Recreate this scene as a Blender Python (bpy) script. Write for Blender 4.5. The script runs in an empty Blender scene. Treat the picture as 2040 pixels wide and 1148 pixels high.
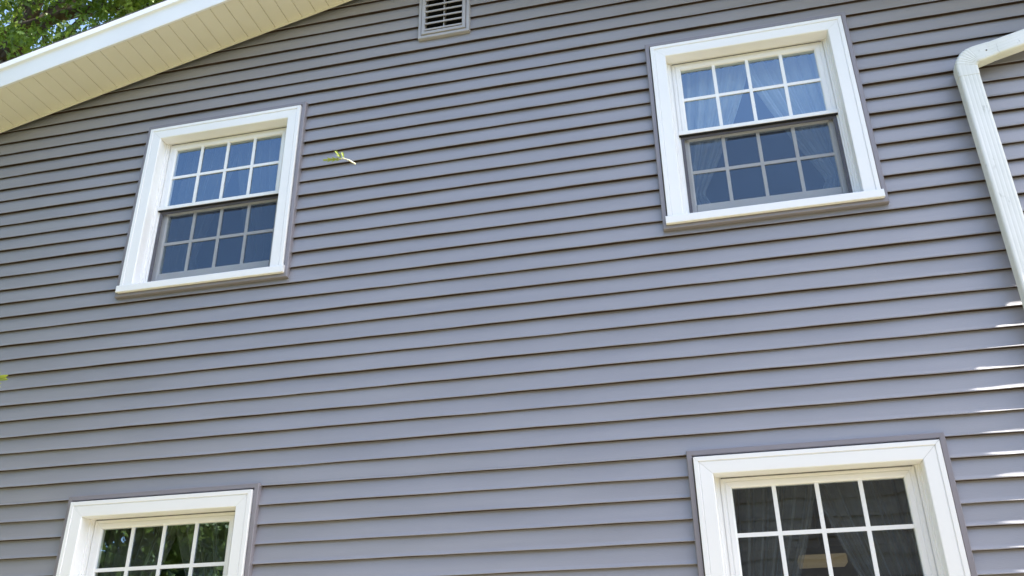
import bpy, math, random
import numpy as np
from mathutils import Vector, Matrix

scene = bpy.context.scene
C = scene.collection
ZO = 3.85                       # height of the siding reference line above the ground

# ------------------------------------------------------------------ camera
R_ = Vector((0.97347235, 0.2284473, -0.01278316))
F_ = Vector((-0.19978927, 0.87592565, 0.43913382))
U_ = Vector((0.11151604, -0.42493069, 0.89833072))
cam_d = bpy.data.cameras.new("camera")
cam = bpy.data.objects.new("camera", cam_d)
C.objects.link(cam)
cam.matrix_world = Matrix(((R_.x, U_.x, -F_.x, 0.0), (R_.y, U_.y, -F_.y, -4.27574),
                           (R_.z, U_.z, -F_.z, -2.35102 + ZO), (0, 0, 0, 1)))
cam_d.sensor_width = 36.0
cam_d.lens = 36.0 * 1749.4 / 2040.0
cam_d.clip_start = 0.05
cam_d.clip_end = 500
scene.camera = cam

# ------------------------------------------------------------------ light
SUN = Vector((0.5547, -0.047, 0.832)).normalized()       # direction towards the sun
elev = math.asin(SUN.z)
azim = math.atan2(SUN.x, SUN.y)                          # clockwise from +Y
world = bpy.data.worlds.new("World")
scene.world = world
world.use_nodes = True
wn = world.node_tree
wn.nodes.clear()
sky = wn.nodes.new("ShaderNodeTexSky")
sky.sky_type = 'NISHITA'
sky.sun_disc = False
sky.sun_elevation = elev
sky.sun_rotation = azim
sky.air_density = 1.0
sky.dust_density = 2.0
sky.ozone_density = 1.0
bg = wn.nodes.new("ShaderNodeBackground")
bg.inputs[1].default_value = 0.15
wo = wn.nodes.new("ShaderNodeOutputWorld")
wn.links.new(sky.outputs[0], bg.inputs[0])
wn.links.new(bg.outputs[0], wo.inputs[0])
sd = bpy.data.lights.new("sun", 'SUN')
sd.energy = 5.0
sd.angle = math.radians(0.5)
sd.color = (1.0, 0.95, 0.86)
sun = bpy.data.objects.new("sun", sd)
C.objects.link(sun)
sun.rotation_euler = SUN.to_track_quat('Z', 'Y').to_euler()

scene.view_settings.view_transform = 'Standard'
scene.view_settings.look = 'None'
scene.view_settings.gamma = 1.0
scene.view_settings.exposure = 1.80
scene.cycles.max_bounces = 10
scene.cycles.diffuse_bounces = 4
scene.cycles.transparent_max_bounces = 24

# ------------------------------------------------------------------ helpers
class NT:
    def __init__(s, name):
        s.m = bpy.data.materials.new(name)
        s.m.use_nodes = True
        s.t = s.m.node_tree
        s.t.nodes.clear()
        s.out = s.t.nodes.new("ShaderNodeOutputMaterial")
    def n(s, kind, **kw):
        nd = s.t.nodes.new(kind)
        for k, v in kw.items():
            if k.startswith('i_'):
                nd.inputs[k[2:].replace('_', ' ')].default_value = v
            else:
                setattr(nd, k, v)
        return nd
    def l(s, a, b):
        s.t.links.new(a, b)

def noise_mat(name, c1, c2, scale=6.0, rough=0.5, bump=0.0, bscale=60.0, stretch=(1, 1, 1), spec=0.5, detail=5.0, contrast=(0.35, 0.65)):
    g = NT(name)
    tc = g.n("ShaderNodeTexCoord")
    mp = g.n("ShaderNodeMapping")
    mp.inputs['Scale'].default_value = stretch
    g.l(tc.outputs['Object'], mp.inputs[0])
    nz = g.n("ShaderNodeTexNoise", i_Scale=scale, i_Detail=detail)
    g.l(mp.outputs[0], nz.inputs['Vector'])
    rp = g.n("ShaderNodeValToRGB")
    rp.color_ramp.elements[0].position = contrast[0]
    rp.color_ramp.elements[1].position = contrast[1]
    rp.color_ramp.elements[0].color = (*c1, 1)
    rp.color_ramp.elements[1].color = (*c2, 1)
    g.l(nz.outputs['Fac'], rp.inputs[0])
    p = g.n("ShaderNodeBsdfPrincipled")
    p.inputs['Roughness'].default_value = rough
    p.inputs['Specular IOR Level'].default_value = spec
    g.l(rp.outputs[0], p.inputs['Base Color'])
    if bump:
        n2 = g.n("ShaderNodeTexNoise", i_Scale=bscale, i_Detail=3.0)
        g.l(mp.outputs[0], n2.inputs['Vector'])
        b = g.n("ShaderNodeBump", i_Strength=bump, i_Distance=0.002)
        g.l(n2.outputs['Fac'], b.inputs['Height'])
        g.l(b.outputs[0], p.inputs['Normal'])
    g.l(p.outputs[0], g.out.inputs[0])
    return g.m

M = {}
M['siding'] = noise_mat('siding_vinyl', (0.266, 0.258, 0.278), (0.292, 0.283, 0.301), 1.3, 0.38, 0.25, 50.0, (1, 1, 9), 0.9)
M['lap'] = noise_mat('siding_lap_shade', (0.058, 0.036, 0.030), (0.090, 0.060, 0.050), 6, 0.8)  # dark brown paints in the shadow under each siding lip
M['trim_grey'] = noise_mat('grey_trim', (0.235, 0.218, 0.238), (0.250, 0.232, 0.252), 4, 0.4, 0.1)
M['white'] = noise_mat('white_vinyl', (0.83, 0.83, 0.82), (0.86, 0.86, 0.85), 5, 0.33)
M['casing'] = noise_mat('white_casing', (0.855, 0.855, 0.85), (0.875, 0.875, 0.87), 2, 0.4)
M['soffit'] = noise_mat('soffit_cream', (0.72, 0.69, 0.58), (0.77, 0.74, 0.63), 2, 0.5, 0.15, 70)
M['fascia'] = noise_mat('fascia_white', (0.80, 0.80, 0.79), (0.85, 0.85, 0.84), 1.5, 0.35, 0.1, 12)
M['shingle'] = noise_mat('shingle', (0.03, 0.028, 0.027), (0.09, 0.085, 0.08), 30, 0.9, 0.8, 120)
M['louver'] = noise_mat('louver_grey', (0.36, 0.35, 0.36), (0.40, 0.39, 0.40), 8, 0.4)
M['dark'] = noise_mat('dark_void', (0.01, 0.01, 0.01), (0.015, 0.014, 0.014), 5, 0.9)
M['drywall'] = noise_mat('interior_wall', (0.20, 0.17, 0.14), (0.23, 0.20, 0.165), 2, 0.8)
M['floorwood'] = noise_mat('interior_floor', (0.12, 0.07, 0.04), (0.18, 0.10, 0.06), 3, 0.5)
M['concrete'] = noise_mat('concrete', (0.19, 0.16, 0.11), (0.25, 0.21, 0.15), 3, 0.85, 0.5, 80)
M['bark'] = noise_mat('bark', (0.035, 0.023, 0.017), (0.085, 0.06, 0.045), 9, 0.9, 1.0, 40, (1, 1, 0.25))
M['lawn'] = noise_mat('lawn_grass', (0.075, 0.085, 0.022), (0.145, 0.135, 0.042), 4, 0.9, 1.0, 90, detail=8)
M['plank'] = noise_mat('brown_plank', (0.19, 0.12, 0.08), (0.26, 0.17, 0.115), 3, 0.7, 0.4, 40, (1, 1, 8))
M['steel'] = noise_mat('screw_grey', (0.12, 0.12, 0.12), (0.2, 0.2, 0.2), 30, 0.5)

def spout_mat():
    g = NT('spout_white')
    tc = g.n("ShaderNodeTexCoord")
    nz = g.n("ShaderNodeTexNoise", i_Scale=2.5, i_Detail=6.0)
    g.l(tc.outputs['Object'], nz.inputs['Vector'])
    n2 = g.n("ShaderNodeTexNoise", i_Scale=45.0, i_Detail=6.0)
    mp = g.n("ShaderNodeMapping")
    mp.inputs['Scale'].default_value = (1, 1, 0.35)
    g.l(tc.outputs['Object'], mp.inputs[0])
    g.l(mp.outputs[0], n2.inputs['Vector'])
    r1 = g.n("ShaderNodeValToRGB")
    r1.color_ramp.elements[0].position = 0.35
    r1.color_ramp.elements[1].position = 0.7
    r1.color_ramp.elements[0].color = (0.70, 0.71, 0.66, 1)
    r1.color_ramp.elements[1].color = (0.82, 0.82, 0.80, 1)
    g.l(nz.outputs['Fac'], r1.inputs[0])
    r2 = g.n("ShaderNodeValToRGB")
    r2.color_ramp.elements[0].position = 0.27
    r2.color_ramp.elements[1].position = 0.36
    r2.color_ramp.elements[0].color = (0.35, 0.35, 0.30, 1)
    r2.color_ramp.elements[1].color = (1, 1, 1, 1)
    g.l(n2.outputs['Fac'], r2.inputs[0])
    mx = g.n("ShaderNodeMix", data_type='RGBA', blend_type='MULTIPLY')
    mx.inputs[0].default_value = 0.35
    g.l(r1.outputs[0], mx.inputs[6])
    g.l(r2.outputs[0], mx.inputs[7])
    p = g.n("ShaderNodeBsdfPrincipled", i_Roughness=0.35)
    g.l(mx.outputs[2], p.inputs['Base Color'])
    g.l(p.outputs[0], g.out.inputs[0])
    return g.m
M['spout'] = spout_mat()

def glass_mat():
    g = NT('window_glass')
    tc = g.n("ShaderNodeTexCoord")
    nz = g.n("ShaderNodeTexNoise", i_Scale=3.0, i_Detail=1.0)
    g.l(tc.outputs['Object'], nz.inputs['Vector'])
    b = g.n("ShaderNodeBump", i_Strength=0.25, i_Distance=0.004)
    g.l(nz.outputs['Fac'], b.inputs['Height'])
    fr = g.n("ShaderNodeFresnel", i_IOR=2.7)
    geo = g.n("ShaderNodeNewGeometry")
    ior = g.n("ShaderNodeMapRange")
    ior.inputs[3].default_value = 2.7
    ior.inputs[4].default_value = 1 / 2.7
    g.l(geo.outputs['Backfacing'], ior.inputs[0])
    g.l(ior.outputs[0], fr.inputs['IOR'])
    tr = g.n("ShaderNodeBsdfTransparent")
    tr.inputs[0].default_value = (0.80, 0.84, 0.82, 1)
    gl = g.n("ShaderNodeBsdfGlossy", i_Roughness=0.0)
    gl.inputs[0].default_value = (0.60, 0.80, 1.0, 1)
    g.l(b.outputs[0], gl.inputs['Normal'])
    mx = g.n("ShaderNodeMixShader")
    g.l(fr.outputs[0], mx.inputs[0])
    g.l(tr.outputs[0], mx.inputs[1])
    g.l(gl.outputs[0], mx.inputs[2])
    g.l(mx.outputs[0], g.out.inputs[0])
    return g.m
M['glass'] = glass_mat()

def screen_mat():
    g = NT('insect_screen')
    d = g.n("ShaderNodeBsdfDiffuse")
    d.inputs[0].default_value = (0.05, 0.06, 0.08, 1)
    tr = g.n("ShaderNodeBsdfTransparent")
    tc = g.n("ShaderNodeTexCoord")
    nz = g.n("ShaderNodeTexNoise", i_Scale=9.0, i_Detail=4.0)
    g.l(tc.outputs['Object'], nz.inputs['Vector'])
    mr = g.n("ShaderNodeMapRange")
    mr.inputs[3].default_value = 0.34
    mr.inputs[4].default_value = 0.42
    g.l(nz.outputs['Fac'], mr.inputs[0])
    mx = g.n("ShaderNodeMixShader")
    g.l(mr.outputs[0], mx.inputs[0])
    g.l(tr.outputs[0], mx.inputs[1])
    g.l(d.outputs[0], mx.inputs[2])
    g.l(mx.outputs[0], g.out.inputs[0])
    return g.m
M['screen'] = screen_mat()

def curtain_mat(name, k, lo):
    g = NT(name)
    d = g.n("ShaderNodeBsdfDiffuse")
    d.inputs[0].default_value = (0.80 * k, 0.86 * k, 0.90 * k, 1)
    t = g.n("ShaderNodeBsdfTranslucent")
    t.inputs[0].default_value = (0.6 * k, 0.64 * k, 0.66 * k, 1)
    m1 = g.n("ShaderNodeMixShader")
    m1.inputs[0].default_value = 0.35
    g.l(d.outputs[0], m1.inputs[1])
    g.l(t.outputs[0], m1.inputs[2])
    tr = g.n("ShaderNodeBsdfTransparent")
    lw = g.n("ShaderNodeLayerWeight", i_Blend=0.35)
    mr = g.n("ShaderNodeMapRange")
    mr.inputs[3].default_value = lo
    mr.inputs[4].default_value = 1.0
    g.l(lw.outputs['Facing'], mr.inputs[0])
    m2 = g.n("ShaderNodeMixShader")
    g.l(mr.outputs[0], m2.inputs[0])
    g.l(tr.outputs[0], m2.inputs[1])
    g.l(m1.outputs[0], m2.inputs[2])
    g.l(m2.outputs[0], g.out.inputs[0])
    return g.m
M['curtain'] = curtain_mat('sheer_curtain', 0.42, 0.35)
M['curtain_dim'] = curtain_mat('dim_sheer_curtain', 0.36, 0.3)  # darker copy, makes up for weaker sky reflection in the upper left panes
M['curtain_bright'] = curtain_mat('bright_sheer_curtain', 1.0, 0.6)  # paler copy, makes up for brighter sky reflection in the upper right panes

def leaf_mat(name, c1, c2, c3, trans=0.45, scale=0.8):
    g = NT(name)
    tc = g.n("ShaderNodeTexCoord")
    nz = g.n("ShaderNodeTexNoise", i_Scale=scale, i_Detail=8.0, i_Roughness=0.75)
    g.l(tc.outputs['Object'], nz.inputs['Vector'])
    rp = g.n("ShaderNodeValToRGB")
    e = rp.color_ramp.elements
    e[0].position = 0.3; e[0].color = (*c1, 1)
    e[1].position = 0.72; e[1].color = (*c3, 1)
    k = e.new(0.5); k.color = (*c2, 1)
    g.l(nz.outputs['Fac'], rp.inputs[0])
    p = g.n("ShaderNodeBsdfPrincipled", i_Roughness=0.4)
    g.l(rp.outputs[0], p.inputs['Base Color'])
    t = g.n("ShaderNodeBsdfTranslucent")
    g.l(rp.outputs[0], t.inputs[0])
    mx = g.n("ShaderNodeMixShader")
    mx.inputs[0].default_value = trans
    g.l(p.outputs[0], mx.inputs[1])
    g.l(t.outputs[0], mx.inputs[2])
    g.l(mx.outputs[0], g.out.inputs[0])
    return g.m
M['leaf_a'] = leaf_mat('leaf_green', (0.05, 0.10, 0.016), (0.13, 0.22, 0.03), (0.34, 0.40, 0.08), 0.5)
M['leaf_b'] = leaf_mat('leaf_blue_green', (0.03, 0.06, 0.025), (0.05, 0.09, 0.035), (0.09, 0.14, 0.05))
M['leaf_y'] = leaf_mat('leaf_yellow_green', (0.30, 0.38, 0.06), (0.38, 0.45, 0.08), (0.5, 0.55, 0.16), 0.4, 60)
M['leaf_c'] = leaf_mat('leaf_bright_green', (0.10, 0.15, 0.03), (0.16, 0.22, 0.04), (0.30, 0.34, 0.07), 0.4, 1.5)
M['stem'] = noise_mat('leaf_stem', (0.55, 0.56, 0.42), (0.66, 0.66, 0.5), 50, 0.5)

class MB:
    """collects vertices and faces (x, y, z relative to the reference line; z gets + ZO)"""
    def __init__(s):
        s.v = []; s.f = []
    def add(s, vs, fs):
        b = len(s.v)
        s.v += [tuple(p) for p in vs]
        s.f += [tuple(i + b for i in f) for f in fs]
    def box(s, x0, x1, y0, y1, z0, z1):
        s.add([(x0, y0, z0), (x1, y0, z0), (x1, y1, z0), (x0, y1, z0), (x0, y0, z1), (x1, y0, z1), (x1, y1, z1), (x0, y1, z1)],
              [(0, 3, 2, 1), (4, 5, 6, 7), (0, 1, 5, 4), (1, 2, 6, 5), (2, 3, 7, 6), (3, 0, 4, 7)])
    def sweep(s, rings, closed=True, caps=True):
        b = len(s.v); n = len(rings[0])
        for r in rings: s.v += [tuple(p) for p in r]
        for i in range(len(rings) - 1):
            for j in range(n if closed else n - 1):
                k = (j + 1) % n
                s.f.append((b + i * n + j, b + i * n + k, b + (i + 1) * n + k, b + (i + 1) * n + j))
        if caps and closed:
            s.f.append(tuple(b + j for j in range(n - 1, -1, -1)))
            s.f.append(tuple(b + (len(rings) - 1) * n + j for j in range(n)))
    def tube(s, pts, rads, seg=8):
        rings = []
        pts = [Vector(p) for p in pts]
        for i, p in enumerate(pts):
            d = (pts[min(i + 1, len(pts) - 1)] - pts[max(i - 1, 0)]).normalized()
            a = d.cross(Vector((0.3, 0.2, 1)) if abs(d.z) < 0.9 else Vector((1, 0, 0))).normalized()
            b_ = d.cross(a)
            rings.append([p + (a * math.cos(t) + b_ * math.sin(t)) * rads[i] for t in [2 * math.pi * k / seg for k in range(seg)]])
        s.sweep(rings)
    def build(s, name, mat, parent=None, smooth=False, bevel=0.0, fix=True):
        me = bpy.data.meshes.new(name)
        o = parent.matrix_world.translation.copy() if parent else Vector((0, 0, 0))
        org = parent['_o'] if parent and '_o' in parent else (0, 0, 0)
        me.from_pydata([(x - org[0], y - org[1], z + ZO - org[2]) for x, y, z in s.v], [], s.f)
        if fix:
            import bmesh
            bm = bmesh.new(); bm.from_mesh(me)
            bmesh.ops.recalc_face_normals(bm, faces=bm.faces)
            bm.to_mesh(me); bm.free()
        me.materials.append(mat)
        if smooth:
            for p in me.polygons: p.use_smooth = True
        ob = bpy.data.objects.new(name, me)
        C.objects.link(ob)
        if parent: ob.parent = parent
        ob['_o'] = tuple(org)
        if bevel:
            bv = ob.modifiers.new('bevel', 'BEVEL')
            bv.width = bevel; bv.segments = 2; bv.limit_method = 'ANGLE'; bv.angle_limit = math.radians(40)
        return ob

def thing(name, label, cat, loc, group=None):
    o = bpy.data.objects.new(name, None)
    C.objects.link(o)
    o.location = loc
    o['_o'] = tuple(loc)
    o['label'] = label; o['category'] = cat
    if group: o['group'] = group
    return o
def tag(o, label, cat, group=None):
    o['label'] = label; o['category'] = cat
    if group: o['group'] = group
    return o

# ------------------------------------------------------------------ ground
g = MB(); g.box(-120, 120, -120, 120, -ZO - 0.5, -ZO)
lawn = g.build('lawn', M['lawn']); lawn['kind'] = 'structure'
g = MB(); g.box(-4.6, 5.2, -5.6, -0.75, -ZO - 0.05, -ZO + 0.012)  # unseen paving added to bounce warm light onto the undersides
bounce_patio = g.build('bounce_patio', M['concrete']); bounce_patio['kind'] = 'structure'

# ------------------------------------------------------------------ house
house = thing('house', 'two-storey house with grey-lilac vinyl clapboard gable wall and white trim', 'house', (-1.4, 0.0, 0.0))
COURSE = 0.1016
RM, RC, PX = 0.2425, 2.675, -1.4          # rake slope, offset, peak x
WX0, WX1 = -5.3, 2.5
def rake(x):
    return RC + RM * x if x < PX else RC + RM * PX - RM * (x - PX)

WIN = [('UL', -3.487, 1.297), ('UR', -0.088, 1.297), ('LR', -0.088, -1.238), ('LL', -3.513, -1.240)]
WW, WH = 1.107, 1.242
VENT = (-1.590, -1.236, 1.703, 2.13)
holes = [(x - 0.024, x + WW + 0.024, z - WH - 0.010, z + 0.030) for _, x, z in WIN]
holes.append((VENT[0] + .012, VENT[1] - .012, VENT[2] + .012, VENT[3] - .012))

def hsh(a, b=0.0):
    return (math.sin(a * 12.9898 + b * 78.233) * 43758.5453) % 1.0
def wob(x, n):
    return 0.0013 * math.sin(x * 2.1 + n * 1.7) + 0.0010 * math.sin(x * 5.3 + n * 2.9) + 0.0008 * math.sin(x * 11.0 + n * 0.7) + 0.0005 * math.sin(x * 19.0 + n * 4.1)

s = MB(); MI = []
DEP = 0.020
n0 = int(math.floor((-ZO + 0.25) / COURSE)); n1 = 24
for n in range(n0, n1):
    z0 = n * COURSE; z1 = z0 + COURSE
    dp = DEP + (0.002 if n % 2 else -0.001)
    cuts = sorted({0.0, COURSE} | {round(h - z0, 5) for H in holes for h in H[2:4] if z0 + 0.0045 < h < z1 - 0.0005})
    for a, b in zip(cuts[:-1], cuts[1:]):
        zm = z0 + (a + b) / 2
        iv = [(WX0, WX1)]
        zz = zm - 0.10                       # clip under the roof
        if zz > rake(WX0) or zz > rake(WX1):
            iv = [(max(WX0, (zz - RC) / RM), min(WX1, PX + (rake(PX) - zz) / RM))]
            if iv[0][0] >= iv[0][1]: continue
        for H in holes:
            if H[2] < zm < H[3]:
                ni = []
                for p, q in iv:
                    if H[1] <= p or H[0] >= q: ni.append((p, q)); continue
                    if H[0] > p: ni.append((p, H[0]))
                    if H[1] < q: ni.append((H[1], q))
                iv = ni
        for p, q in iv:
            k = max(1, int((q - p) / 0.12))
            rings = []
            for i in range(k + 1):
                x = p + (q - p) * i / k
                w = wob(x, n); w2 = wob(x + 3, n + 5) * 0.7
                prof = []
                if a == 0.0:
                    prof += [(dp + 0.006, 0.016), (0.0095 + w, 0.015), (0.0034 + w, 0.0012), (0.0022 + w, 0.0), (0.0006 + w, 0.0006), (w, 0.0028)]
                    st = 0.0035
                else:
                    st = a
                    ua = (a - .0035) / (COURSE - .0035); prof += [(ua * dp + w * (1 - ua) + 0.0040 * min(1.0, ua / 0.045) * (1 - ua), a)]
                for t in (0.045, 0.2, 0.5, 0.75, 1.0):
                    z = st + (b - st) * t
                    u = (z - .0035) / (COURSE - .0035)
                    bulge = 0.0040 * min(1.0, u / 0.045) * (1 - u)
                    prof.append((u * dp + w * (1 - u) + bulge, z))
                top_lap = abs(b - COURSE) < 1e-6
                if top_lap: prof.append((dp, COURSE + 0.018))
                rings.append([(x, y, z0 + z + (w2 if z < 0.02 else w2 * (1 - z / COURSE))) for y, z in prof])
            nf = len(s.f); npf = len(rings[0]) - 1
            s.sweep(rings, closed=False, caps=False)
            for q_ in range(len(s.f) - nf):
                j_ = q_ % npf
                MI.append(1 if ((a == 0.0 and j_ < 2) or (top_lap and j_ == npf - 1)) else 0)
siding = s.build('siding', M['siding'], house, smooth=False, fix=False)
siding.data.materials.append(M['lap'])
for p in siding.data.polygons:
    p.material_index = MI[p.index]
siding.data.update()
try:
    siding.data.set_sharp_from_angle(angle=math.radians(35))
except Exception:
    pass

# other walls, corner posts, foundation
s = MB()
s.box(WX0, WX0 + 0.12, 0.05, 7.5, -ZO + 0.2, rake(WX0) + 0.05)
s.box(WX1 - 0.12, WX1, 0.05, 7.5, -ZO + 0.2, rake(WX1) + 0.05)
s.box(WX0, WX1, 7.5, 7.62, -ZO + 0.2, rake(WX1) + 0.05)
s.add([(WX0, 7.56, rake(WX0)), (WX1, 7.56, rake(WX1)), (PX, 7.56, rake(PX))], [(0, 1, 2)])
s.build('side_wall', M['siding'], house)
s = MB(); s.box(WX0 + .03, WX1 - .03, 0.03, 7.55, -ZO - 0.3, -ZO + 0.3)
s.build('foundation', M['concrete'], house)
for x in (WX0 - 0.012, WX1 - 0.078):
    s = MB(); s.box(x, x + 0.09, -0.014, 0.075, -ZO + 0.2, rake(x) + 0.03)
    s.build('corner_post', M['trim_grey'], house, bevel=0.003)

# interior: rooms
s = MB()
yi = 0.135
def wall_with_holes(mb, x0, x1, z0, z1, hs, y):
    xs = sorted({x0, x1} | {h[0] for h in hs} | {h[1] for h in hs}); zs = sorted({z0, z1} | {h[2] for h in hs} | {h[3] for h in hs})
    for a, b in zip(xs[:-1], xs[1:]):
        for c, d in zip(zs[:-1], zs[1:]):
            if any(h[0] <= (a + b) / 2 <= h[1] and h[2] <= (c + d) / 2 <= h[3] for h in hs): continue
            mb.add([(a, y, c), (b, y, c), (b, y, d), (a, y, d)], [(0, 1, 2, 3)])
ih = [(x + 0.10, x + WW - 0.10, z - WH + 0.04, z - 0.10) for _, x, z in WIN]
wall_with_holes(s, WX0, WX1, -ZO + .2, 1.55, ih, yi)
s.box(WX0 + .13, WX1 - .13, 4.2, 4.3, -ZO + .25, 1.5)
s.box(-1.35, -1.25, 0.15, 4.2, -ZO + .25, 1.5)
s.build('interior_wall', M['drywall'], house, fix=False)
s = MB()
s.box(WX0 + .13, WX1 - .13, 0.14, 7.4, -1.02, -0.75)
s.box(WX0 + .13, WX1 - .13, 0.14, 7.4, 1.5, 1.6)
s.build('interior_ceiling', M['drywall'], house)
s = MB(); s.box(WX0 + .13, WX1 - .13, 0.14, 7.4, -ZO + .31, -ZO + .36)
s.build('interior_floor', M['floorwood'], house)

# roof
roof_par = MB()
OV = 0.375; TH = 0.16
EX0, EX1 = -5.72, 2.72
def slab(mb, y0, y1, dz0, dz1, x0=EX0, x1=EX1):
    for xa, xb in ((x0, PX), (PX, x1)):
        za, zb = rake(xa), rake(xb)
        mb.add([(xa, y0, za + dz0), (xb, y0, zb + dz0), (xb, y1, zb + dz0), (xa, y1, za + dz0),
                (xa, y0, za + dz1), (xb, y0, zb + dz1), (xb, y1, zb + dz1), (xa, y1, za + dz1)],
               [(0, 3, 2, 1), (4, 5, 6, 7), (0, 1, 5, 4), (1, 2, 6, 5), (2, 3, 7, 6), (3, 0, 4, 7)])
slab(roof_par, -OV + 0.02, 7.95, 0.16, 0.200)
roof = roof_par.build('roof', M['dark'], house)
r2 = MB()
for xa, xb, sg in ((EX0 - 0.03, PX, 1), (PX, EX1 + 0.03, -1)):
    N = 32
    for i in range(N):
        x = xa + (xb - xa) * i / N; x2 = xa + (xb - xa) * (i + 1) / N
        lo, hi = (x, x2) if sg > 0 else (x2, x)
        zl, zh = rake(lo), rake(hi)
        y0 = -OV - 0.018 - 0.006 * hsh(i, sg)
        y1 = 8.0
        r2.add([(lo, y0, zl + 0.202), (hi, y0, zh + 0.202), (hi, y1, zh + 0.202), (lo, y1, zl + 0.202),
                (lo, y0, zl + 0.213), (hi, y0, zh + 0.207), (hi, y1, zh + 0.207), (lo, y1, zl + 0.213)],
               [(0, 3, 2, 1), (4, 5, 6, 7), (0, 1, 5, 4), (1, 2, 6, 5), (2, 3, 7, 6), (3, 0, 4, 7)])
r2.build('shingles', M['shingle'], roof)

# soffit with V grooves every 0.1 m
s = MB()
def soffit_strip(xa, xb):
    xs = []
    g0 = math.ceil(xa / 0.1) * 0.1 + 0.048
    xs.append(xa)
    x = g0
    while x < xb - 0.01:
        xs += [x - 0.0038, x, x + 0.0038]
        x += 0.1
    xs.append(xb)
    xs = sorted(xs)
    rings = []
    for i, x in enumerate(xs):
        isg = any(abs(x - (g0 + k * 0.1)) < 1e-6 for k in range(0, 90))
        z = rake(x) + (0.011 if isg else 0)
        rings.append([(x, -0.021, z), (x, -OV + 0.0, z)])
    s.sweep(rings, closed=False, caps=False)
soffit_strip(EX0, PX); soffit_strip(PX, EX1)
soff = s.build('soffit', M['soffit'], roof, fix=False)
s = MB()
for xa, xb in ((EX0, PX), (PX, EX1)):
    rings = []
    for x in (xa, xb):
        z = rake(x)
        rings.append([(x, -0.024, z - 0.016), (x, -0.026, z + 0.002), (x, -0.020, z + 0.03), (x, -0.018, z + 0.03), (x, -0.020, z - 0.016)])
    s.sweep(rings)
s.build('soffit_channel', M['soffit'], roof)
# fascia: face board, cove, drip strip
s = MB()
for xa, xb in ((EX0, PX), (PX, EX1)):
    rings = []
    N = 12
    for i in range(N + 1):
        x = xa + (xb - xa) * i / N
        z = rake(x) + 0.0008 * math.sin(x * 4)
        y = -OV + 0.0012 * math.sin(x * 3.1)
        rings.append([(x, y + 0.012, z - 0.004), (x, y - 0.004, z - 0.006), (x, y - 0.006, z + 0.002), (x, y - 0.006, z + 0.122), (x, y - 0.010, z + 0.136), (x, y - 0.022, z + 0.146),
                      (x, y - 0.024, z + 0.150), (x, y - 0.024, z + 0.196), (x, y + 0.010, z + 0.200), (x, y + 0.010, z + 0.02)])
    s.sweep(rings)
s.build('fascia', M['fascia'], roof, bevel=0.0015)
# eave gutters at both sides
for sx, ex in ((-1, EX0), (1, EX1)):
    s = MB()
    z = rake(ex) + 0.16
    prof = [(0, 0), (0, -0.11), (0.07, -0.11), (0.10, -0.06), (0.11, 0), (0.106, 0), (0.096, -0.058), (0.068, -0.106), (0.004, -0.106), (0.004, 0)]
    s.sweep([[(ex + sx * a, y, z + b) for a, b in prof] for y in (-OV - 0.02, 7.9)])
    s.build('gutter', M['fascia'], roof)
for sx, ex, wx in ((-1, EX0, WX0), (1, EX1, WX1)):
    s = MB()
    s.box(min(ex, wx), max(ex, wx), 0.03, 7.9, rake(ex) - 0.005, rake(ex) + 0.004)
    s.box(ex - 0.006, ex + 0.006, -OV, 7.9, rake(ex) - 0.005, rake(ex) + 0.17)
    s.build('eave_soffit', M['soffit'], roof)

# ------------------------------------------------------------------ windows
def ring_sweep(mb, prof, x0, x1, zb, zt, gap=0.0, bottom=False):
    """mitred frame; prof = [(w, y)] w inward from the outer edge"""
    def cw(lst): return lst
    # left, top, right boards
    mb.sweep([[(x0 + w, y, (zb + w if bottom else zb)) for w, y in prof], [(x0 + w, y, zt - w - gap) for w, y in prof]])
    mb.sweep([[(x0 + w + gap, y, zt - w) for w, y in prof], [(x1 - w - gap, y, zt - w) for w, y in prof]])
    mb.sweep([[(x1 - w, y, zt - w - gap) for w, y in prof], [(x1 - w, y, (zb + w if bottom else zb)) for w, y in prof]])
    if bottom:
        mb.sweep([[(x1 - w - gap, y, zb + w) for w, y in prof], [(x0 + w + gap, y, zb + w) for w, y in prof]])

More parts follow.
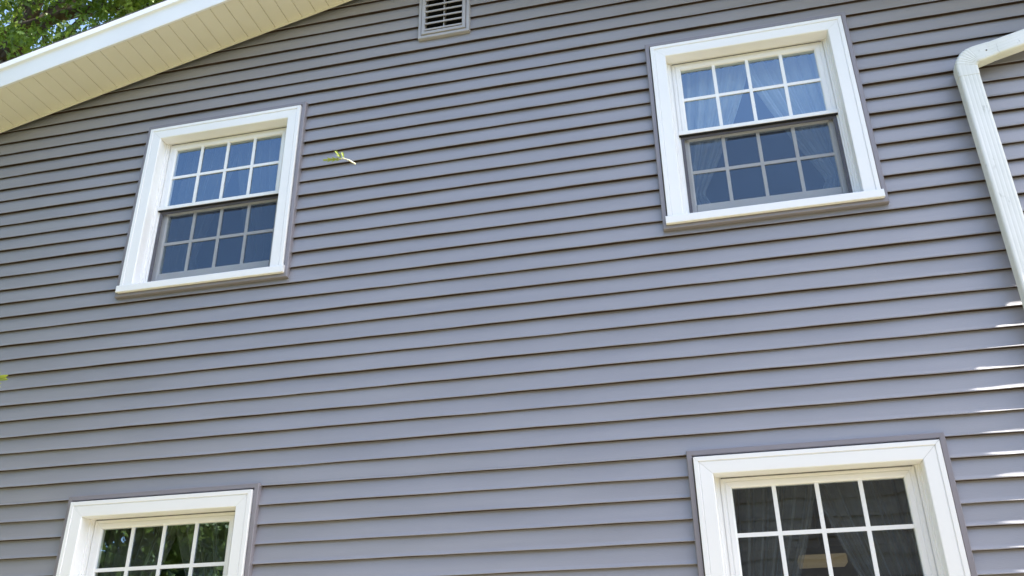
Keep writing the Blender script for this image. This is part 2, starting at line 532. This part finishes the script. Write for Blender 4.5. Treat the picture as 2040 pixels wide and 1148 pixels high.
def make_window(x, z, label):
    e = bpy.data.objects.new('window', None)
    C.objects.link(e); e.parent = house; e['_o'] = tuple(house['_o']); e['label'] = label
    W, H = WW, WH
    # grey J-channel
    b = MB()
    ring_sweep(b, [(0, 0.02), (0, -0.018), (0.003, -0.021), (0.023, -0.021), (0.026, -0.016), (0.026, 0.02)], x - 0.030, x + W + 0.030, z - H - 0.022, z + 0.036, 0.0005, True)
    b.build('channel', M['trim_grey'], e)
    # casing
    b = MB()
    prof = [(0, 0.0), (0, -0.031), (0.002, -0.034), (0.0215, -0.034), (0.0235, -0.0285), (0.026, -0.0285), (0.028, -0.0315), (0.083, -0.030), (0.086, -0.027),
            (0.0875, -0.02), (0.0875, 0.047), (0.080, 0.05), (0.05, 0.05), (0.05, 0.0)]
    ring_sweep(b, prof, x, x + W, z - H + 0.045, z, 0.0007)
    b.build('casing', M['casing'], e)
    # sill
    b = MB()
    zs = z - H
    pr = [(0.06, zs + 0.075), (0.0, zs + 0.058), (-0.036, zs + 0.0485), (-0.041, zs + 0.046), (-0.043, zs + 0.042), (-0.043, zs + 0.003), (-0.040, zs), (-0.034, zs), (-0.032, zs + 0.006), (-0.022, zs + 0.006), (-0.02, zs + 0.001), (0.02, zs + 0.001), (0.06, zs + 0.01)]
    b.sweep([[(xx, y, zz) for y, zz in pr] for xx in (x - 0.011, x + W + 0.011)])
    b.build('sill', M['casing'], e)
    # frame
    b = MB()
    prof = [(0.080, 0.125), (0.080, 0.040), (0.096, 0.040), (0.098, 0.043), (0.098, 0.050), (0.110, 0.050), (0.110, 0.064), (0.119, 0.064), (0.119, 0.125)]
    ring_sweep(b, prof, x, x + W, z - H + 0.06, z + 0.022)
    b.box(x + 0.08, x + W - 0.08, 0.045, 0.125, z - H + 0.03, z - H + 0.078)
    b.build('frame', M['white'], e)
    # upper sash
    xa, xb = x + 0.117, x + W - 0.117
    b = MB()
    zt, zb = z - 0.092, z - 0.614
    prof = [(-0.003, 0.088), (-0.003, 0.058), (0.012, 0.058), (0.014, 0.060), (0.018, 0.060), (0.020, 0.055), (0.040, 0.055), (0.047, 0.060), (0.049, 0.066), (0.049, 0.088)]
    ring_sweep(b, prof, xa, xb, zb + 0.025, zt, 0.0003)
    b.box(xa + 0.049, xb - 0.049, 0.0555, 0.088, zb + 0.002, zb + 0.027)
    b.box(xa - 0.006, xb + 0.006, 0.046, 0.088, zb - 0.002, zb + 0.0215)
    us = b.build('upper_sash', M['white'], e, bevel=0.0012)
    gx0, gx1 = xa + 0.047, xb - 0.047
    def panes(y, z0, z1):
        p = MB(); p.add([(gx0, y, z0), (gx1, y, z0), (gx1, y, z1), (gx0, y, z1)], [(0, 1, 2, 3)])
        p.build('glass', M['glass'], e, fix=False)
        q = MB()
        for k in (1, 2, 3):
            c = gx0 + (gx1 - gx0) * k / 4
            q.box(c - 0.0095, c + 0.0095, y - 0.0075, y - 0.001, z0, z1)
        zc = (z0 + z1) / 2
        cs = [gx0] + [gx0 + (gx1 - gx0) * k / 4 for k in (1, 2, 3)] + [gx1]
        for i in range(4):
            q.box(cs[i] + (0.0095 if i else 0), cs[i + 1] - (0.0095 if i < 3 else 0), y - 0.0073, y - 0.0012, zc - 0.0095, zc + 0.0095)
        q.build('muntin', M['white'], e)
    panes(0.068, zb + 0.024, zt - 0.042)
    b = MB()
    b.box(xa - 0.004, xb + 0.004, 0.050, 0.089, zb - 0.0085, zb - 0.0022)  # dark strip added as the shadow line below the meeting rail
    b.build('rail_shadow_strip', M['dark'], e)
    b = MB()
    b.box(xa + 0.002, xb - 0.002, 0.0555, 0.0575, zt - 0.0015, zt + 0.0035)  # dark strip stands in for the shaded gap between frame and sash
    b.build('sash_gap_shade', M['steel'], e)
    # lower sash
    b = MB()
    zt2, zb2 = z - 0.586, z - H + 0.078
    prof = [(0.0, 0.122), (0.0, 0.092), (0.040, 0.092), (0.047, 0.097), (0.049, 0.102), (0.049, 0.122)]
    ring_sweep(b, prof, xa, xb, zb2, zt2, 0.0003, False)
    b.box(xa + 0.0495, xb - 0.0495, 0.0922, 0.122, zb2, zb2 + 0.092)
    b.build('lower_sash', M['white'], e, bevel=0.0012)
    panes(0.105, zb2 + 0.09, zt2 - 0.046)
    # screen
    b = MB()
    ring_sweep(b, [(0.0, 0.076), (0.0, 0.066), (0.018, 0.066), (0.018, 0.076)], xa + 0.004, xb - 0.004, z - H + 0.075, zb - 0.004, 0.0002, True)
    b.build('screen_frame', M['trim_grey'], e)
    b = MB(); yy = 0.064
    b.add([(xa + 0.005, yy, z - H + 0.076), (xb - 0.005, yy, z - H + 0.076), (xb - 0.005, yy, zb - 0.005), (xa + 0.005, yy, zb - 0.005)], [(0, 1, 2, 3)])
    b.build('screen', M['screen'], e, fix=False)
    return e

LAB = {'UL': 'upper left window with dark blue panes and curtains behind', 'UR': 'upper right window with pale blue panes and tied-back curtains',
       'LR': 'lower right window with brown dark panes and curtains', 'LL': 'lower left window with leaves mirrored in its panes'}
for k, x, z in WIN: make_window(x, z, LAB[k])

# ------------------------------------------------------------------ curtains (inside, each panel a thing)
def curtain(x_out, x_mid, zt, zb, side, seed, label, tie=0.62, sweep=0.75, mat='curtain'):
    """a sheer panel hung from a rod and swept to one side"""
    rnd = random.Random(seed)
    nu, nv = 150, 40
    W = x_mid - x_out
    ph = [rnd.uniform(0, 6.28) for _ in range(6)]
    vs = []; fs = []
    for j in range(nv + 1):
        v = j / nv
        z = zt + (zb - zt) * v
        if v < tie: f = 1 - sweep * (v / tie) ** 1.25
        else: f = 1 - sweep + 0.22 * ((v - tie) / (1 - tie)) ** 0.7
        for i in range(nu + 1):
            u = i / nu
            x = x_out + W * u * f
            am = 0.011 + 0.006 * v
            y = 0.185 + am * math.sin(2 * math.pi * 6 * u + ph[0] + 0.8 * math.sin(5 * u + ph[1])) + 0.004 * math.sin(2 * math.pi * 13 * u + ph[2] + 2 * v) + 0.008 * math.sin(6 * u + 4 * v + ph[3])
            vs.append((x, y, z + 0.01 * math.sin(3 * u + ph[4]) * v))
    for j in range(nv):
        for i in range(nu):
            a = j * (nu + 1) + i
            fs.append((a, a + 1, a + nu + 2, a + nu + 1))
    b = MB(); b.add(vs, fs)
    o = b.build('curtain', M[mat], None, smooth=True, fix=False)
    tag(o, label, 'curtain', 'sheer curtains behind the windows')
names = {'UL': 'upper left', 'UR': 'upper right', 'LL': 'lower left', 'LR': 'lower right'}
for idx, (k, x, z) in enumerate(WIN):
    for sd_, nm in ((0, 'left'), (1, 'right')):
        xo = x + 0.09 if sd_ == 0 else x + WW - 0.09
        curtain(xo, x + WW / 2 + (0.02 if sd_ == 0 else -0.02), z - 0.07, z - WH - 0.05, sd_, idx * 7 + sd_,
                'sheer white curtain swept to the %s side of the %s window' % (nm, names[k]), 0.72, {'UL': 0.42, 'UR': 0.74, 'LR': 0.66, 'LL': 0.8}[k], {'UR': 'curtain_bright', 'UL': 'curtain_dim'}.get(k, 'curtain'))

LAMPX, LAMPZ, LW, LH = 0.55, -1.597, 0.13, 0.055
# pendant lamp in the ground-floor room, seen between the curtains
lm = thing('pendant_lamp', 'cream box-shaped hanging lamp seen between the curtains of the lower right window', 'lamp', (LAMPX, 1.2, LAMPZ + ZO))
b = MB()
b.sweep([[(LAMPX - LW + a_, 1.2 - LW * 0.6 + c_, zz_) for a_, c_ in ((0, 0), (2 * LW, 0), (2 * LW, 1.2 * LW), (0, 1.2 * LW))] for zz_ in (LAMPZ, LAMPZ + LH)])
gl = NT('lamp_shade'); e_ = gl.n("ShaderNodeEmission"); e_.inputs[0].default_value = (0.9, 0.7, 0.42, 1); e_.inputs[1].default_value = 0.045
d_ = gl.n("ShaderNodeBsdfDiffuse"); d_.inputs[0].default_value = (0.6, 0.5, 0.35, 1); ad = gl.n("ShaderNodeAddShader")
gl.l(e_.outputs[0], ad.inputs[0]); gl.l(d_.outputs[0], ad.inputs[1]); gl.l(ad.outputs[0], gl.out.inputs[0])
b.build('lamp_shade', gl.m, lm, bevel=0.008)
b = MB(); b.tube([(LAMPX, 1.2, LAMPZ + LH), (LAMPX, 1.2, -1.02)], [0.006, 0.006], 6)
b.build('cord', M['steel'], lm)

# ------------------------------------------------------------------ gable vent
vx0, vx1, vz0, vz1 = VENT
ve = bpy.data.objects.new('gable_vent', None); C.objects.link(ve); ve.parent = house; ve['_o'] = tuple(house['_o'])
b = MB()
ring_sweep(b, [(0, 0.02), (0, -0.012), (0.003, -0.014), (0.020, -0.014), (0.0215, -0.006), (0.0245, -0.006), (0.026, -0.022), (0.046, -0.022), (0.049, -0.019), (0.049, 0.03)], vx0, vx1, vz0, vz1, 0.0, True)
b.build('vent_frame', M['louver'], ve)
zz = vz0 + 0.052
while zz < vz1 - 0.06:
    b = MB()
    b.sweep([[(xx, y, zz + dz) for y, dz in ((-0.026, 0.0), (-0.026, 0.011), (-0.022, 0.013), (0.020, 0.046), (0.023, 0.044), (-0.018, 0.0085), (-0.020, 0.0))] for xx in (vx0 + 0.048, vx1 - 0.048)])
    b.build('louver_slat', M['louver'], ve)
    zz += 0.052
b = MB(); cx = (vx0 + vx1) / 2
b.box(cx - 0.003, cx + 0.003, -0.012, 0.03, vz0 + 0.05, vz1 - 0.05)
b.build('mullion', M['louver'], ve)
b = MB(); b.box(vx0 + 0.02, vx1 - 0.02, 0.04, 0.06, vz0 + 0.02, vz1 - 0.02)
b.build('vent_backing', M['dark'], ve)

# ------------------------------------------------------------------ downspout
def spout_profile(w=0.104, d=0.072, r=0.012, ribs=4, RIB=0.0007):
    """closed cross-section: s across (0..w), t depth (0 = front)"""
    pts = []
    n = 60
    x0, x1 = r, w - r
    for i in range(n + 1):
        t = i / n
        x = x0 + (x1 - x0) * t
        ph = t * ribs
        rib = RIB * max(0.0, math.sin(2 * math.pi * ph - math.pi / 2)) if 0.02 < t < 0.98 else 0
        pts.append((x, rib))
    for a in (1, 2, 3): pts.append((w - r + r * math.sin(a * math.pi / 6), r - r * math.cos(a * math.pi / 6)))
    for i in range(1, 12):
        t = i / 12; pts.append((w - (0.002 * max(0, math.sin(2 * math.pi * t * 3 - 1.57))), r + (d - 2 * r) * t))
    pts += [(w, d - r), (w - r * 0.3, d - r * 0.3), (w - r, d), (r, d), (r * 0.3, d - r * 0.3), (0, d - r)]
    for i in range(1, 12):
        t = 1 - i / 12; pts.append((0.0015 * max(0, math.sin(2 * math.pi * t * 3 - 1.57)), r + (d - 2 * r) * t))
    for a in (3, 2, 1): pts.append((r - r * math.sin(a * math.pi / 6), r - r * math.cos(a * math.pi / 6)))
    return pts
SPX0, SPY = 1.516, -0.100
prof = spout_profile()
prof_flat = spout_profile(RIB=0.0003)
SW = 0.104
sp = bpy.data.objects.new('downspout', None); C.objects.link(sp); sp.parent = house; sp['_o'] = tuple(house['_o'])
def frame_ring(cx_, cz_, ang, scale=1.0, yoff=0.0, ws=1.0, pf=None):
    """ring perpendicular to a path heading; ang = angle of path from straight up, turning to +x; s axis points to inner/right side"""
    # path direction (sin ang, cos ang); side axis = (cos ang, -sin ang)
    rg = []
    for s_, t_ in (pf or prof):
        q = (s_ - SW / 2) * scale * ws
        tt = t_ if scale == 1.0 else (t_ - 0.036) * scale + 0.036
        rg.append((cx_ + q * math.cos(ang), SPY + yoff + tt, cz_ - q * math.sin(ang)))
    return rg
ZT = 0.750
b = MB()
b.sweep([frame_ring(SPX0 + SW / 2, zz_, 0.0) for zz_ in (-ZO + 0.25, -2.0, -1.0, 0.0, ZT)])
b.build('pipe', M['spout'], sp)
# elbow with crimps
b = MB()
TURN = math.radians(75.5)
RAD = 0.082
rings = []
cx0, cz0 = SPX0 + SW / 2 + RAD, ZT
NS = 66
for i in range(NS + 1):
    t = i / NS
    a = TURN * t
    ph = (t * 8) % 1.0
    cr = 1.045 + (0.045 * abs(math.sin(ph * math.pi)) - 0.02 if 0.08 < t < 0.92 else 0)
    rings.append(frame_ring(cx0 - RAD * math.cos(a), cz0 + RAD * math.sin(a), a, cr, pf=prof_flat))
# collars
rings = [frame_ring(SPX0 + SW / 2, ZT - 0.055, 0, 1.035, pf=prof_flat), frame_ring(SPX0 + SW / 2, ZT - 0.004, 0, 1.045, pf=prof_flat)] + rings
ex_, ez_ = cx0 - RAD * math.cos(TURN), cz0 + RAD * math.sin(TURN)
dx_, dz_ = math.sin(TURN), math.cos(TURN)
rings.append(frame_ring(ex_ + dx_ * 0.02, ez_ + dz_ * 0.02, TURN, 1.04, pf=prof_flat))
rings.append(frame_ring(ex_ + dx_ * 0.09, ez_ + dz_ * 0.09, TURN, 0.97, pf=prof_flat))
b.sweep(rings)
b.build('elbow', M['spout'], sp)
b = MB()
L = 0.80
b.sweep([frame_ring(ex_ + dx_ * q, ez_ + dz_ * q, TURN, 1.0, 0.0, 0.93) for q in (0.07, 0.4, L)])
b.sweep([[(xx_, y_, z_) for xx_, y_ in ((2.40, SPY), (2.50, SPY), (2.50, SPY + .07), (2.40, SPY + .07))] for z_ in (ez_ + dz_ * L - 0.06, 1.42)])
b.build('upper_pipe', M['spout'], sp)
def screw(px_, pz_, y_):
    m = MB()
    m.sweep([[(px_ + r_ * math.cos(t_), y_ - h_, pz_ + r_ * math.sin(t_)) for t_ in [k * math.pi / 4 for k in range(8)]] for r_, h_ in ((0.0045, -0.002), (0.0045, 0.0015), (0.0025, 0.003))])
    m.build('screw', M['steel'], sp)
screw(ex_ + dx_ * 0.055, ez_ + dz_ * 0.055 - 0.004, SPY - 0.001)
b = MB()
for zz_ in (-3.0,):
    b.sweep([[(SPX0 + a_, y_, z_) for a_, y_ in ((-0.003, -0.0), (-0.003, SPY - 0.003), (SW + 0.003, SPY - 0.003), (SW + 0.003, 0.0), (SW + 0.03, 0.0), (SW + 0.03, -0.003), (SW + 0.005, -0.003), (SW + 0.005, SPY - 0.005), (-0.005, SPY - 0.005), (-0.005, -0.003), (-0.03, -0.003), (-0.03, 0.0))] for z_ in (zz_, zz_ + 0.03)])
b.build('strap', M['spout'], sp)

# ------------------------------------------------------------------ foliage helper
def leaf_mesh(name, centers, size, mat, parent, seed, lobed=True):
    """many small lobed leaves as separate faces"""
    rs = np.random.RandomState(seed)
    n = len(centers)
    shape = np.array([(0, -0.5), (0.22, -0.28), (0.14, -0.1), (0.38, 0.08), (0.16, 0.16), (0.2, 0.36), (0, 0.55), (-0.2, 0.36), (-0.16, 0.16), (-0.38, 0.08), (-0.14, -0.1), (-0.22, -0.28)]) if lobed else \
        np.array([(0, -0.5), (0.3, -0.1), (0.22, 0.25), (0, 0.5), (-0.22, 0.25), (-0.3, -0.1)])
    k = len(shape)
    th = rs.uniform(0, 2 * np.pi, n); ph = np.arccos(rs.uniform(-1, 1, n)) * 0.75
    nrm = np.stack([np.sin(ph) * np.cos(th), np.sin(ph) * np.sin(th), np.cos(ph)], 1)
    ref = rs.normal(size=(n, 3))
    a = np.cross(nrm, ref); a /= np.linalg.norm(a, axis=1)[:, None]
    b_ = np.cross(nrm, a)
    sz = size * rs.uniform(0.65, 1.3, n)
    V = centers[:, None, :] + sz[:, None, None] * (shape[None, :, 0, None] * a[:, None, :] + shape[None, :, 1, None] * b_[:, None, :] + (0.5 * np.abs(shape[None, :, 0, None])) * nrm[:, None, :])
    V = V.reshape(-1, 3)
    org = parent['_o'] if parent is not None else (0, 0, 0)
    V = V + np.array([0, 0, ZO]) - np.array(org)
    me = bpy.data.meshes.new(name)
    me.vertices.add(n * k); me.vertices.foreach_set('co', V.ravel())
    me.loops.add(n * k); me.loops.foreach_set('vertex_index', np.arange(n * k, dtype=np.int32))
    me.polygons.add(n); me.polygons.foreach_set('loop_start', np.arange(0, n * k, k, dtype=np.int32))
    me.update(calc_edges=True); me.validate()
    me.materials.append(mat)
    o = bpy.data.objects.new(name, me); C.objects.link(o)
    if parent is not None: o.parent = parent
    return o

def limb(mb, p0, p1, r0, r1, rnd, bend=0.15, n=7):
    p0, p1 = Vector(p0), Vector(p1)
    L_ = (p1 - p0).length
    pts = []; rr = []
    o1 = Vector((rnd.uniform(-1, 1), rnd.uniform(-1, 1), rnd.uniform(-.5, 1))) * bend * L_
    for i in range(n + 1):
        t = i / n
        pts.append(p0.lerp(p1, t) + o1 * math.sin(math.pi * t) * 0.5 + Vector((rnd.uniform(-1, 1), rnd.uniform(-1, 1), rnd.uniform(-1, 1))) * 0.005 * L_)
        rr.append(r0 + (r1 - r0) * t)
    mb.tube(pts, rr, 8)
    return pts

def tree(name, label, cat, base, height, crown, seed, nleaf, lsize, mat, limbs=9, clumps=60, keep=None, group=None, crad=0.9, extra_limbs=(), trunk_r=0.22):
    """crown = (cx, cy, cz, rx, ry, rz) relative coordinates"""
    rnd = random.Random(seed); rs = np.random.RandomState(seed)
    t = thing(name, label, cat, (base[0], base[1], 0.0), group)
    cx_, cy_, cz_, rx, ry, rz = crown
    tb = MB()
    top = (base[0] + 0.3 * (cx_ - base[0]), base[1] + 0.3 * (cy_ - base[1]), cz_ + rz * 0.55)
    tp = limb(tb, (base[0], base[1], -ZO - 0.1), top, trunk_r, trunk_r * 0.2, rnd, 0.05, 14)
    tb.build('trunk', M['bark'], t, smooth=True)
    lb = MB()
    cs = []
    for i in range(clumps):
        d = rs.normal(size=3); d /= np.linalg.norm(d)
        r_ = rs.uniform(0.45, 1.0) ** 0.6
        cs.append((cx_ + d[0] * rx * r_, cy_ + d[1] * ry * r_, cz_ + d[2] * rz * r_))
    for i in range(limbs):
        c = cs[i % len(cs)]
        k = min(range(4, 13), key=lambda q: abs(tp[q].z - (c[2] - 0.5 * rz)))
        limb(lb, tp[k], c, trunk_r * 0.38, 0.015, rnd, 0.2)
    for p0, p1, r0, r1 in extra_limbs: limb(lb, p0, p1, r0, r1, rnd, 0.06, 9)
    lb.build('branches', M['bark'], t, smooth=True)
    per = nleaf // clumps
    P = []
    for c in cs:
        d = rs.normal(size=(per, 3)); d /= np.linalg.norm(d, axis=1)[:, None]
        q = rs.uniform(0, 1, per) ** 0.45
        sc_ = crad * rs.uniform(0.6, 1.25)
        P.append(np.array(c) + d * q[:, None] * sc_ * np.array([1, 1, 0.6]))
    P = np.concatenate(P)
    if keep is not None: P = P[keep(P)]
    leaf_mesh('crown', P, lsize, mat, t, seed)
    return t

# tree behind the house whose limb shows over the roof edge (top left of the view)
def keep_back(P):
    # thinner towards the low left: sky shows through there
    x, y, z = P.T
    f = -0.15 + np.sin(x * 2.3 + z * 1.7) + np.sin(z * 3.1 - x * 1.1 + y * 0.9) + np.sin(x * 4.7 + 1.0 + y)
    dens = np.clip((z - 1.05 * (y - 8) - 11.35 + (x + 14.5) * 0.35) / 0.9 + 0.10 + 0.25 * f, 0.05, 1)
    return np.random.RandomState(5).uniform(0, 1, len(x)) < dens
tree('shade_tree', 'leafy tree behind the house, its crown showing above the roof edge', 'tree', (-16.5, 9.5), 20, (-13.5, 9.0, 12.6, 5.2, 3.4, 4.0), 11, 90000, 0.125, M['leaf_a'],
     limbs=14, clumps=150, keep=keep_back, crad=1.0,
     extra_limbs=[((-16.4, 8.6, 11.8), (-12.6, 8.0, 11.85), 0.17, 0.13), ((-12.6, 8.0, 11.85), (-9.0, 8.0, 11.3), 0.14, 0.07), ((-13.5, 8.0, 11.85), (-13.2, 8.3, 10.3), 0.06, 0.03)], trunk_r=0.45)

# tree left of the viewer (leafy tip enters the frame at the left edge, crown mirrored in the lower left window)
def keep_left(P):
    x, y, z = P.T
    return (x < -1.9 - 1.22 * (y + 3.0)) & (y > -8)
twig_a = (-4.6, -3.9, -1.35); twig_b = (-1.40, -3.02, -1.77)
lt = tree('oak_tree', 'oak tree at the left edge whose leaf tip pokes in front of the siding', 'tree', (-6.6, -5.2), 6, (-6.4, -4.8, -0.2, 2.3, 2.0, 1.9), 23, 16000, 0.13, M['leaf_c'],
          limbs=12, clumps=60, keep=keep_left, crad=0.6, extra_limbs=[(twig_a, twig_b, 0.02, 0.003), ((-6.5, -5.0, -1.0), twig_a, 0.06, 0.02)], trunk_r=0.16)

def oak_leaf(mb_blade, base, direction, up, length, lobes=3, width=0.5, curl=0.1, thick=0.0004):
    """a pointed-lobed leaf blade, two faces thick, as a strip of quads"""
    d = Vector(direction).normalized(); n = Vector(up); n = (n - d * n.dot(d)).normalized(); sd3 = d.cross(n)
    prof_ = []
    N = 36
    for i in range(N + 1):
        t = i / N
        env = math.sin(math.pi * min(1, t * 0.92 + 0.06)) ** 0.7
        saw = (t * lobes) % 1.0
        w_ = width * length * 0.5 * env * (0.22 + 0.78 * saw ** 1.3)
        prof_.append((t, w_, saw))
    up_r = []
    for t, w_, saw in prof_:
        c = Vector(base) + d * length * t + n * curl * length * math.sin(t * 2.6)
        fw_ = d * (0.12 * length * saw)
        up_r.append([c + sd3 * w_ + n * 0.25 * w_ + fw_ + n * thick, c + n * thick, c - sd3 * w_ + n * 0.25 * w_ + fw_ + n * thick, c - sd3 * w_ + n * 0.25 * w_ + fw_, c, c + sd3 * w_ + n * 0.25 * w_ + fw_])
    mb_blade.sweep(up_r)
b = MB()
for i, (dx, dy, dz) in enumerate(((1, .15, -.02), (1, .1, -.2), (1, .2, .16), (.9, -.3, -.15))):
    oak_leaf(b, (-1.318, -3.02, -1.783), (dx, 0.1 * dy, dz), (0.1, -0.9, -0.35), 0.086 - 0.009 * i, 4, 0.42, 0.02)
b.build('leaf_tip', M['leaf_y'], lt)

# the single falling leaf in front of the wall
lf = thing('falling_leaf', 'small yellow-green leaf with pale stem hanging in the air before the siding', 'leaf', (-0.62, -3.0, -1.40 + ZO))
b = MB()
b.tube([(-0.626, -3.0, -1.3985), (-0.614, -3.002, -1.400), (-0.603, -3.0, -1.4045), (-0.5895, -2.998, -1.4145)], [0.0009, 0.0011, 0.0012, 0.0015], 6)
b.build('stem', M['stem'], lf, smooth=True)
b = MB()
oak_leaf(b, (-0.616, -3.0, -1.4), (-1, 0.02, 0.10), (0.1, -0.9, -0.35), 0.038, 4, 0.34, 0.02)
oak_leaf(b, (-0.617, -3.0, -1.4), (-0.62, 0.02, 0.9), (0.3, -0.9, -0.1), 0.024, 2, 0.42, 0.03)
oak_leaf(b, (-0.613, -3.0, -1.4), (-0.25, 0.0, 0.9), (0.3, -0.9, -0.1), 0.015, 1, 0.5, 0.03)
b.build('blade', M['leaf_y'], lf)

# ------------------------------------------------------------------ behind the viewer (seen only as reflections, save two trees added for wall shade)
nb = thing('neighbour_house', 'brown plank-clad house across the yard, mirrored in the lower right window', 'house', (3.5, -12.0, 0.0))
b = MB()
for i in range(19):
    z0_ = -ZO + 0.1 + i * 0.28
    b.sweep([[(x_, -9.0 - 0.0, z0_), (x_, -9.03, z0_ + 0.279), (x_, -9.2, z0_ + 0.279), (x_, -9.2, z0_)] for x_ in (-1.6, 9.5)])
b.box(-1.6, 9.5, -15.0, -9.21, -ZO, -ZO + 5.4)
b.build('wall', M['plank'], nb)
b = MB()
b.sweep([[(x_, -8.5, -ZO + 5.3), (x_, -12.1, -ZO + 6.5), (x_, -15.6, -ZO + 5.3), (x_, -15.6, -ZO + 5.45), (x_, -12.1, -ZO + 6.68), (x_, -8.5, -ZO + 5.45)] for x_ in (-2.0, 9.9)])
b.build('roof', M['shingle'], nb)
for j, (x_, y_, h_) in enumerate(((-9.5, -13.0, 0.6), (-15.5, -10.0, 1.4), (-4.5, -17.0, 2.0))):
    tree('yard_tree', ['round tree far left across the yard', 'wide tree at the left end of the yard', 'tall tree behind the neighbour house'][j] + ', mirrored in the glass', 'tree',
         (x_, y_), 7, (x_, y_, h_ - 0.5, 2.6, 2.4, 2.6), 40 + j, 12000, 0.2, M['leaf_b'], limbs=8, clumps=50, crad=0.9, group='trees across the yard')

for j, (x_, y_, h_, r_) in enumerate(((-10.5, -2.6, 3.2, 2.8), (-12.5, -7.0, 4.2, 3.2))):  # unseen trees added to block sky light from the left wall
    tree('wall_shading_tree', ['unseen tall tree added close at the left to shade the wall', 'unseen tall tree added farther out at the left to shade the wall'][j], 'tree',
         (x_, y_), 9, (x_, y_, h_, r_, r_, 4.0), 60 + j, 14000, 0.22, M['leaf_a'], limbs=9, clumps=70, crad=1.0, group='trees added to shade the wall')

for o in list(bpy.data.objects):
    if '_o' in o: del o['_o']
